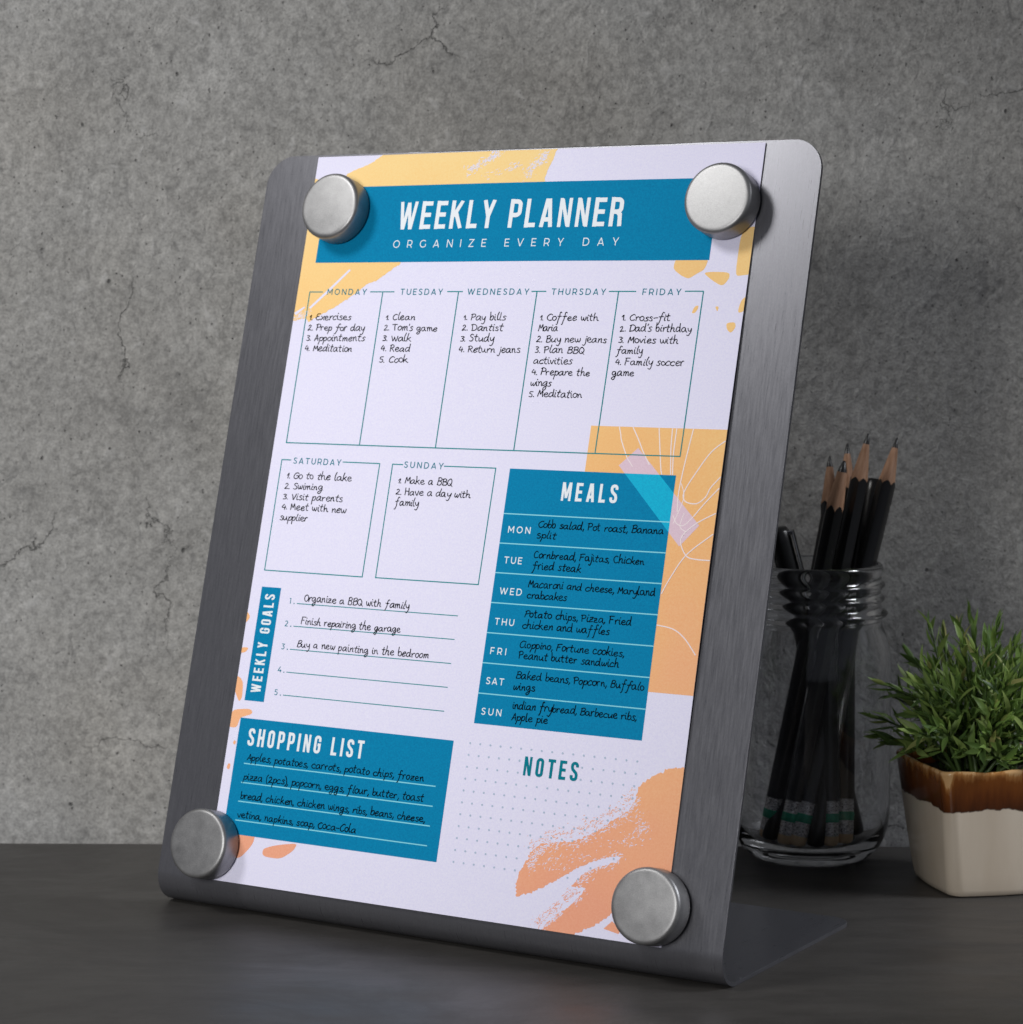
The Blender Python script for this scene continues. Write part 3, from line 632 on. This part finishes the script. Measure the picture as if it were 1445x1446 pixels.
# the page is not dead flat: it bows a little off the plate between the magnets, and everything printed on it follows
def bow(x, y):
    tx = min(max((x-.012)/.178, 0), 1); ty = min(max((y-.018)/.262, 0), 1)
    e = min(max((x+.02)/.223, 0), 1)
    return .0011*math.sin(math.pi*ty)**2*(.15+.85*e*e)+.0005*math.sin(math.pi*tx)**2*(.5+.5*math.cos(2*math.pi*ty))+.00012*math.sin(x*55+1)*math.sin(math.pi*ty)*math.sin(math.pi*tx)
def descend(o):
    for c_ in o.children: yield c_; yield from descend(c_)
for o in list(descend(sheet)):
    me = o.data
    if o.name.split('.')[0] not in ('handwritten_note', 'title_lettering', 'subtitle_lettering', 'day_name', 'dot_grid', 'goal_number', 'dry_brush_flecks', 'paint_flecks', 'meals_heading', 'notes_heading', 'shopping_heading', 'goals_heading'):
        bm = bmesh.new(); bm.from_mesh(me)
        xs = [v.co.x for v in bm.verts]; ys = [v.co.y for v in bm.verts]
        for ax_, lo, hi in ((0, min(xs), max(xs)), (1, min(ys), max(ys))):
            k = math.ceil(lo/.007+1e-3)
            while k*.007 < hi-1e-6:
                co = Vector((0, 0, 0)); co[ax_] = k*.007; no = Vector((0, 0, 0)); no[ax_] = 1
                bmesh.ops.bisect_plane(bm, geom=bm.verts[:]+bm.edges[:]+bm.faces[:], dist=1e-7, plane_co=co, plane_no=no); k += 1
        bm.to_mesh(me); bm.free()
    for v in me.vertices: v.co.z += bow(v.co.x, v.co.y)
    me.update()
    for p_ in me.polygons: p_.use_smooth = False

# ------------------------------------------------------------------ magnets
def magnet_parts(root):
    r0, h = .0137, .0098; b = .0017
    pr = [(0, .0006), (r0-.0004, .0006), (r0, .0011), (r0, h-b)]
    for k in range(1, 9): a = k/8*math.pi/2; pr.append((r0-b+b*math.cos(a), h-b+b*math.sin(a)))
    pr += [(r0-b-.0006, h+.00004), (0, h+.00006)]
    v, f = lathe(pr, 96); c = obj('cap', v, f, magM, root, True)
    for e in c.data.polygons: e.use_smooth = True
    v, f = lathe([(0, 0), (.0128, 0), (.0128, .00065), (0, .00065)], 64); obj('backing_pad', v, f, rubM, root)
MG = [(-.2104, .2718, 'round steel magnet at the left end of the teal header banner'),
      (-.0358, .2717, 'round steel magnet at the right end of the teal header banner'),
      (-.2263, .0120, 'round steel magnet below the left end of the SHOPPING LIST panel'),
      (-.0275, .0124, 'round steel magnet over the orange brush stroke at the lower right')]
for k, (s_, t_, lb) in enumerate(MG):
    p = onboard(s_, t_, .00085)
    rt = Matrix(((U.x, DU.x, NF.x, p.x), (U.y, DU.y, NF.y, p.y), (U.z, DU.z, NF.z, p.z), (0, 0, 0, 1)))
    if k == 0: m0 = e_ = empty('magnet', mw=rt); magnet_parts(m0)
    else:
        e_ = m0.copy(); C.objects.link(e_); e_.matrix_world = rt
        for ch in list(m0.children): c2_ = ch.copy(); C.objects.link(c2_); c2_.parent = e_
    tag(e_, lb, 'magnet', 'round magnets holding the page')
# ------------------------------------------------------------------ glass jar
glassM = Mat('clear_glass', (.985, .99, 1, 1), .0, 0, Transmission_Weight=1., IOR=1.47)
JC = Vector((.1293, 1.078, 0))
pr = [(0, .0030), (.0150, .0024), (.0195, .0010), (.0212, .00015), (.0230, .0003), (.0262, .0018), (.0300, .0052), (.0326, .0100), (.0340, .0155), (.0344, .0220), (.0344, .0790)]
pr += [(.0342, .0840), (.0334, .0895), (.0318, .0945), (.0303, .0980), (.0297, .1000), (.0300, .1010), (.0318, .1020), (.0325, .1032), (.0318, .1044), (.0300, .1052), (.0296, .1066), (.0299, .1078), (.0310, .1088), (.0313, .1096), (.0308, .1104), (.0298, .1112), (.0296, .1124), (.0299, .1134), (.0310, .1144), (.0313, .1152), (.0308, .1160), (.0298, .1168), (.0296, .1190), (.0300, .1204), (.0303, .1218), (.0300, .1232), (.0292, .1238), (.0282, .1236), (.0276, .1226)]
pr += [(.0273, .1200), (.0272, .1040), (.0276, .0990), (.0296, .0935), (.0314, .0880), (.0322, .0830), (.0324, .0780), (.0324, .0230), (.0318, .0165), (.0300, .0115), (.0272, .0082), (.0235, .0066), (.0120, .0062), (0, .0066)]
pr = [(r_, z_*1.036) for r_, z_ in pr]
v, f = lathe(pr, 128)
jar = obj('glass_jar', v, f, glassM, None, True); jar.location = JC
tag(jar, 'clear glass preserving jar with threaded neck, holding pencils and pens behind the stand', 'jar')

# ------------------------------------------------------------------ pencils
blackM = Mat('black_lacquer', g(.0085), .30, 0, Specular_IOR_Level=.5)
woodM = Mat('sharpened_wood', (.42, .23, .13, 1), .65)
wn_ = woodM.noise(900, 3, .6, (1, 1, .08)); woodM.set(Base_Color=woodM.ramp(wn_, (.3, (.33, .17, .09)), (.7, (.50, .29, .18))))
leadM = Mat('graphite', g(.03), .3, .3)
ferM = Mat('ferrule_metal', (.82, .80, .80, 1), .42, .35)
fn_ = ferM.noise(1100, 3, .7, (1, 1, 1.6)); ferM.set(Base_Color=ferM.ramp(fn_, (.40, (.18, .17, .17)), (.52, (.85, .84, .84))))
greenM = Mat('ferrule_green_band', (.0, .36, .20, 1), .4, .1)
eraM = Mat('tan_eraser', (.80, .60, .38, 1), .8)
clipM = Mat('pen_clip_metal', (.5, .5, .5, 1), .25, 1)
def face_mw(a, b, yd):
    z = (b-a).normalized(); y = (yd-z*yd.dot(z)).normalized(); x = y.cross(z)
    return Matrix(((x.x, y.x, z.x, a.x), (x.y, y.y, z.y, a.y), (x.z, y.z, z.z, a.z), (0, 0, 0, 1)))
def axis_mw(a, b):
    q = (b-a).to_track_quat('Z', 'Y').to_matrix().to_4x4(); return Matrix.Translation(a)@q
def pencil(a, b, label, spin, leadr=.0011):
    L = (b-a).length; rt = empty('pencil', mw=axis_mw(a, b)@Matrix.Rotation(spin, 4, 'Z'))
    r = .0039; zf = .0215
    # hexagonal barrel; the sharpener's cone cuts it in scallops
    vs, fs = [], []; n = 48; zl = L-.0050; tn = (r-leadr)/(.0205-.0050)
    def hexr(k): return .45*r+.55*r*.955/math.cos(R((k/n*360) % 60-30))
    cut = [(hexr(k), zl-(hexr(k)-leadr)/tn+.00018*math.sin(k*1.7)*random.random()) for k in range(n)]
    ring = lambda f: [(f(k)[0]*math.cos(2*math.pi*k/n), f(k)[0]*math.sin(2*math.pi*k/n), f(k)[1]) for k in range(n)]
    vs = ring(lambda k: (hexr(k), zf-.001))+ring(lambda k: (hexr(k), zf+.05))+ring(lambda k: cut[k])+ring(lambda k: (cut[k][0]-.00012, cut[k][1]+.00012))
    for i in range(3):
        for k in range(n): fs.append((i*n+k, i*n+(k+1) % n, (i+1)*n+(k+1) % n, (i+1)*n+k))
    o = obj('barrel', vs, fs, blackM, rt)
    vs = ring(lambda k: (cut[k][0]-.00016, cut[k][1]-.0004))+ring(lambda k: ((cut[k][0]-.0001+leadr)/2, (cut[k][1]+zl)/2))+ring(lambda k: (leadr, zl))
    fs = [(i*n+k, i*n+(k+1) % n, (i+1)*n+(k+1) % n, (i+1)*n+k) for i in range(2) for k in range(n)]
    obj('sharpened_wood', vs, fs, woodM, rt, True)
    v_, f_ = lathe([(leadr, zl), (leadr*.35, L-.0006), (0, L)], 24); obj('lead', v_, f_, leadM, rt, True)
    pr_ = [(.0036, zf)]
    for k in range(4): z = zf-.0010-k*.0012; pr_ += [(.0038, z), (.0036, z-.0004), (.0036, z-.0007)]
    pr_ += [(.0037, .0156), (.0037, .0110)]
    for k in range(3): z = .0106-k*.0012; pr_ += [(.0038, z), (.0036, z-.0004), (.0036, z-.0007)]
    pr_ += [(.0037, .0060), (.0036, .0050)]
    v_, f_ = lathe(pr_, 40); fo = obj('ferrule', v_, f_, ferM, rt, True)
    v_, f_ = lathe([(.00372, .0152), (.00385, .0150), (.00385, .0114), (.00372, .0112)], 40); obj('green_band', v_, f_, greenM, fo, True)
    v_, f_ = lathe([(0, 0), (.0022, .0001), (.0031, .0008), (.0036, .0020), (.0036, .0055)], 40); obj('eraser', v_, f_, eraM, rt, True)
    tag(rt, label, 'pencil', 'black pencils in the glass jar'); return rt
CAM = Vector((0, 0, .24465)); cpt, spt = math.cos(PITCH), math.sin(PITCH)
def V3(x, y, z): return Vector((x, y, z))
PENCILS = [((0.13581, 1.05856, 0.0074), (0.13717, 1.085, 0.1738), 'black pencil with short wood cone, leftmost of the upright tips in the jar', 0.3, 0.0014),
 ((0.14245, 1.06227, 0.0074), (0.14647, 1.098, 0.17852), 'black pencil standing furthest back in the jar, its tip just left of the tallest pencil', 0.8, 0.0013),
 ((0.1099, 1.07138, 0.0074), (0.14109, 1.066, 0.17294), 'black pencil with a thick dark lead, shortest in front of the tallest pencil', 0.1, 0.0021),
 ((0.11692, 1.06166, 0.0074), (0.15284, 1.078, 0.18397), 'tallest black pencil in the jar, its tip highest of all', 0.5, 0.0013),
 ((0.12166, 1.05898, 0.0074), (0.16713, 1.09, 0.18146), 'black pencil leaning furthest right out of the jar', 0.9, 0.0013)]
for a, b, lb, sp_, lr in PENCILS: pencil(Vector(a), Vector(b), lb, sp_, lr)
# pens
def pen(a, b, label, r, clip_=False, spin=0):
    L = (b-a).length; rt = empty('pen', mw=face_mw(a, b, Vector((.93, -.36, 0))))
    v_, f_ = lathe([(0, 0), (r*.75, .0003), (r*.92, .0015), (r*.95, .01), (r*.95, L*.62), (0, L*.62)], 40); obj('barrel', v_, f_, blackM, rt, True)
    v_, f_ = lathe([(r*.97, L*.62-.001), (r*1.03, L*.62), (r*1.03, L-.006), (r*.98, L-.002), (r*.8, L-.0004), (0, L)], 40); cp = obj('cap', v_, f_, blackM, rt, True)
    if clip_:
        bm = bmesh.new()
        for (x0, x1, y0, y1, z0, z1) in ((-.0014, .0014, r+.0012, r+.0020, L-.042, L-.002), (-.0014, .0014, 0, r+.002, L-.004, L-.002)):
            m4 = Matrix.Translation(((x0+x1)/2, (y0+y1)/2, (z0+z1)/2))@Matrix.Diagonal((x1-x0, y1-y0, z1-z0, 1)); bmesh.ops.create_cube(bm, size=1, matrix=m4)
        bmesh.ops.bevel(bm, geom=bm.edges[:], offset=.0003, segments=1, affect='EDGES')
        me = bpy.data.meshes.new('clip'); bm.to_mesh(me); bm.free(); me.materials.append(clipM.m); c_ = bpy.data.objects.new('clip', me); C.objects.link(c_); c_.parent = rt
    tag(rt, label, 'pen'); return rt
for a, b, lb, r_, cl, sp_ in [((0.12916, 1.0575, 0.0074), (0.15813, 1.094, 0.16303), 'plain black pen without clip behind the rightmost pencil, slanting across the jar', 0.004, False, 0),
 ((0.11104, 1.06868, 0.0074), (0.14035, 1.094, 0.15562), 'plain black pen at the left of the jar, its top hidden behind the pencils', 0.004, False, 0),
 ((0.1498, 1.07796, 0.0074), (0.11287, 1.066, 0.14433), 'black capped pen with a metal clip leaning left in the jar beside the stand', 0.0046, True, 0)]: pen(Vector(a), Vector(b), lb, r_, cl, sp_)

# ------------------------------------------------------------------ potted plant
potM = Mat('glazed_ceramic', (.6, .55, .47, 1), .14, 0, Coat_Weight=.5, Coat_Roughness=.06)
spx = potM.n('ShaderNodeSeparateXYZ', Vector=potM.co()); zz = spx.outputs[2]
edge = potM.math('ADD', zz, potM.math('MULTIPLY', potM.math('SUBTRACT', potM.noise(190, 3, .5, (1, 1, .25)), .5), .0040))
edge = potM.math('ADD', edge, potM.math('MULTIPLY', potM.math('SUBTRACT', potM.noise(34, 2, .5, (1, 1, .3)), .5), .0035))
isb = potM.rng(edge, .0362, .0367, 0, 1)
bn = potM.noise(320, 4, .6, (1, 1, .12)); ax = potM.math('ABSOLUTE', spx.outputs[0]); ay = potM.math('ABSOLUTE', spx.outputs[1])
thin = potM.rng(potM.math('DIVIDE', potM.math('MINIMUM', ax, ay), potM.math('MAXIMUM', ax, ay)), .86, .97, 0, .30)      # the glaze runs thin over the corners
tone = potM.math('ADD', potM.math('ADD', potM.rng(zz, .0345, .0528, 0, 1), thin), potM.rng(bn, .3, .7, -.12, .12))
brown = potM.ramp(tone, (.0, (.035, .010, .003)), (.40, (.10, .027, .005)), (.78, (.18, .055, .009)), (.93, (.38, .17, .05)), (1., (.60, .36, .16)))
cream = potM.ramp(potM.noise(55, 3, .5, (1, 1, .12)), (.3, (.56, .475, .375)), (.7, (.68, .60, .495)))
potM.set(Base_Color=potM.mix(isb, cream, brown), Normal=potM.bump(isb, .0004, .5, potM.bump(bn, .0002, .3)))
soilM = Mat('soil', (.018, .012, .008, 1), .95)
sn = soilM.noise(400, 4, .7); soilM.set(Normal=soilM.bump(sn, .002, 1), Base_Color=soilM.ramp(sn, (.35, (.008, .006, .004)), (.7, (.04, .03, .018))))
PC = Vector((.1945, 1.0265, 0)); PYAW = R(12.5)
plant = empty('potted_plant', mw=Matrix.Translation(PC)@Matrix.Rotation(PYAW, 4, 'Z'))
tag(plant, 'small bushy green plant in a square cream pot with brown glazed rim', 'potted plant')
def sqring(h, z, r, n=12):
    out = []
    for q, (cx, cy) in enumerate(((1, 1), (-1, 1), (-1, -1), (1, -1))):
        for k in range(n+1):
            a = math.pi/2*q+math.pi/2*k/n; out.append((cx*(h-r)+r*math.cos(a), cy*(h-r)+r*math.sin(a), z))
        # points along the side, slightly bowed, so the rim dips and swells a little
        nx = ((-1, 1), (-1, -1), (1, -1), (1, 1))[q]
        for k in range(1, 8):
            t_ = k/8; a = math.pi/2*(q+1); p0 = out[-1] if k == 1 else p0
            p1 = (nx[0]*(h-r)+r*math.cos(a), nx[1]*(h-r)+r*math.sin(a))
            b_ = .0010*math.sin(t_*math.pi)
            out.append((p0[0]+(p1[0]-p0[0])*t_+b_*math.cos(a), p0[1]+(p1[1]-p0[1])*t_+b_*math.sin(a), z))
    return out
H_ = .0525
rows = [(.0190, .0, .006), (.0212, .0002, .006), (.0222, .0009, .0062), (.0228, .003, .0062)]
for k in range(1, 9): t_ = k/8; rows.append((.0228+.0058*t_**.9, .003+(H_-.0045)*t_, .0062-.001*t_))
rows += [(.0288, H_-.0008, .0052), (.0284, H_+.0001, .005), (.0276, H_+.0003, .0046), (.0268, H_-.0003, .004), (.0264, H_-.002, .0038), (.0250, .040, .003)]
vs, fs = [], []; rr_ = [sqring(*q) for q in rows]; n = len(rr_[0])
for q in rr_: vs += [(x, y, z+(.0005*math.sin(x*260+1)*math.cos(y*210) if z > .047 else 0)) for x, y, z in q]
for i in range(len(rr_)-1):
    for k in range(n): fs.append((i*n+k, i*n+(k+1) % n, (i+1)*n+(k+1) % n, (i+1)*n+k))
fs.append(list(range(n))[::-1])
obj('pot', vs, fs, potM, plant, True)
vs = [(0, 0, .0495)]; n_ = 12
vs, fs = [], []
for i in range(n_+1):
    for j in range(n_+1): vs.append((-.0255+.0510*i/n_, -.0255+.0510*j/n_, .0468+random.uniform(-.0008, .0008)))
for i in range(n_):
    for j in range(n_): b = i*(n_+1)+j; fs.append((b, b+n_+1, b+n_+2, b+1))
obj('soil', vs, fs, soilM, plant, True)
leafM = Mat('leaf', (.08, .14, .03, 1), .42, 0, Subsurface_Weight=0., Specular_IOR_Level=.35)
oi = leafM.n('ShaderNodeObjectInfo').outputs['Random']; ge = leafM.n('ShaderNodeNewGeometry').outputs['Random Per Island']
rnd_ = leafM.math('FRACT', leafM.math('ADD', oi, ge))
lc = leafM.ramp(rnd_, (0, (.055, .105, .030)), (.35, (.12, .205, .05)), (.7, (.21, .32, .08)), (.93, (.26, .345, .10)), (1., (.34, .32, .12)))
leafM.set(Base_Color=lc)
tr_ = leafM.n('ShaderNodeBsdfTranslucent', Color=leafM.mix(.5, lc, (.25, .4, .06, 1)))
ms = leafM.n('ShaderNodeMixShader', Fac=.28, i1=leafM.b.outputs[0], i2=tr_.outputs[0])
leafM.t.links.new(ms.outputs[0], leafM.t.nodes['Material Output'].inputs[0])
stemM = Mat('green_stem', (.05, .09, .02, 1), .5)
def leaf_mesh(L, W, bend, fold):
    vs, fs = [], []
    for t_, w_ in ((0, .12), (.15, .45), (.38, 1.), (.62, .88), (.84, .42), (1, .02)):
        z = L*t_*math.cos(bend*t_); y = L*t_*math.sin(bend*t_)*1.0
        for s_ in (-1, 0, 1): vs.append((s_*W/2*w_, y+abs(s_)*fold*W*w_, z))
    for i in range(5):
        for j in range(2): b = i*3+j; fs.append((b, b+1, b+4, b+3))
    return vs, fs
LV = [leaf_mesh(1, .16, .5, .22), leaf_mesh(1, .20, .25, .25), leaf_mesh(1, .14, .8, .18), leaf_mesh(1, .23, -.2, .2)]
LM = []
for v_, f_ in LV:
    me = bpy.data.meshes.new('leaf'); me.from_pydata(v_, [], f_); me.materials.append(leafM.m)
    for p_ in me.polygons: p_.use_smooth = True
    LM.append(me)
lr = random.Random(21); leaves = []; svs, sfs = [], []
def tube(path, r0, r1):
    b0 = len(svs); n = 6
    for i, p in enumerate(path):
        d = (path[min(i+1, len(path)-1)]-path[max(i-1, 0)]).normalized(); a = d.orthogonal().normalized(); b = d.cross(a); r = r0+(r1-r0)*i/(len(path)-1)
        for k in range(n): q = p+a*r*math.cos(k*math.pi/3)+b*r*math.sin(k*math.pi/3); svs.append(tuple(q))
        if i:
            for k in range(n): sfs.append((b0+(i-1)*n+k, b0+(i-1)*n+(k+1) % n, b0+i*n+(k+1) % n, b0+i*n+k))
NSP = 88
for i in range(NSP):
    # sprig tips spread over a low dome
    u_ = (i+.5)/NSP; el = math.asin(1-u_*.98)+lr.uniform(-.12, .12); az = i*2.39996+lr.uniform(-.3, .3)
    rad = lr.uniform(.035, .048)*(1. if i % 3 else .72)
    tip = Vector((math.cos(el)*math.cos(az)*rad*1.0, math.cos(el)*math.sin(az)*rad*1.0, .0490+max(math.sin(el), .0)*rad*1.34+.003))
    root = Vector((lr.uniform(-.014, .014), lr.uniform(-.014, .014), .0463))
    midp = root.lerp(tip, .5)+Vector((0, 0, .007))
    path = [((1-t_)**2)*root+2*t_*(1-t_)*midp+t_*t_*tip for t_ in [k/8 for k in range(9)]]
    tube(path, .0009, .0004)
    nl = lr.randint(15, 20)
    for k in range(nl):
        t_ = .38+.62*(k+1)/nl; p = ((1-t_)**2)*root+2*t_*(1-t_)*midp+t_*t_*tip
        d = (2*(1-t_)*(midp-root)+2*t_*(tip-midp)).normalized(); a = d.orthogonal().normalized()
        a = Matrix.Rotation(k*2.4+i, 3, d)@a
        spread = (1.25-.95*((t_-.38)/.62)**1.5)+lr.uniform(-.15, .15)
        dr = (d*math.cos(spread)+a*math.sin(spread)).normalized()
        Ln = lr.uniform(.0080, .0140)*(1-.2*(t_ > .95))
        y_ = (dr.cross(d)).cross(dr)
        if y_.length < 1e-4: y_ = dr.orthogonal()
        y_.normalize(); x_ = y_.cross(dr)
        mw = Matrix(((x_.x, y_.x, dr.x, p.x), (x_.y, y_.y, dr.y, p.y), (x_.z, y_.z, dr.z, p.z), (0, 0, 0, 1)))@Matrix.Scale(Ln, 4)
        tp_ = mw@Vector((0, 0, 1))
        if tp_.z < .0535 or (p.z < .0525 and max(abs(p.x), abs(p.y)) > .024): continue
        leaves.append((mw, lr.randrange(4)))
obj('stems', svs, sfs, stemM, plant, True)['kind'] = 'stuff'
pw_ = Matrix.Translation(PC)@Matrix.Rotation(PYAW, 4, 'Z')
def rank(l):
    q = pw_@l[0].translation; d = (q-CAM); px = q.x/q.y; return d.length+(1 if px > .203 else 0)
leaves.sort(key=rank)
for mw, k in leaves[:290]:
    o = bpy.data.objects.new('leaf', LM[k]); C.objects.link(o); o.parent = plant; o.matrix_local = mw
vs, fs = [], []
for mw, k in leaves[290:]:
    b = len(vs); vs += [tuple(mw@Vector(v_)) for v_ in LV[k][0]]; fs += [[b+x for x in f_] for f_ in LV[k][1]]
obj('foliage', vs, fs, leafM, plant, True)['kind'] = 'stuff'
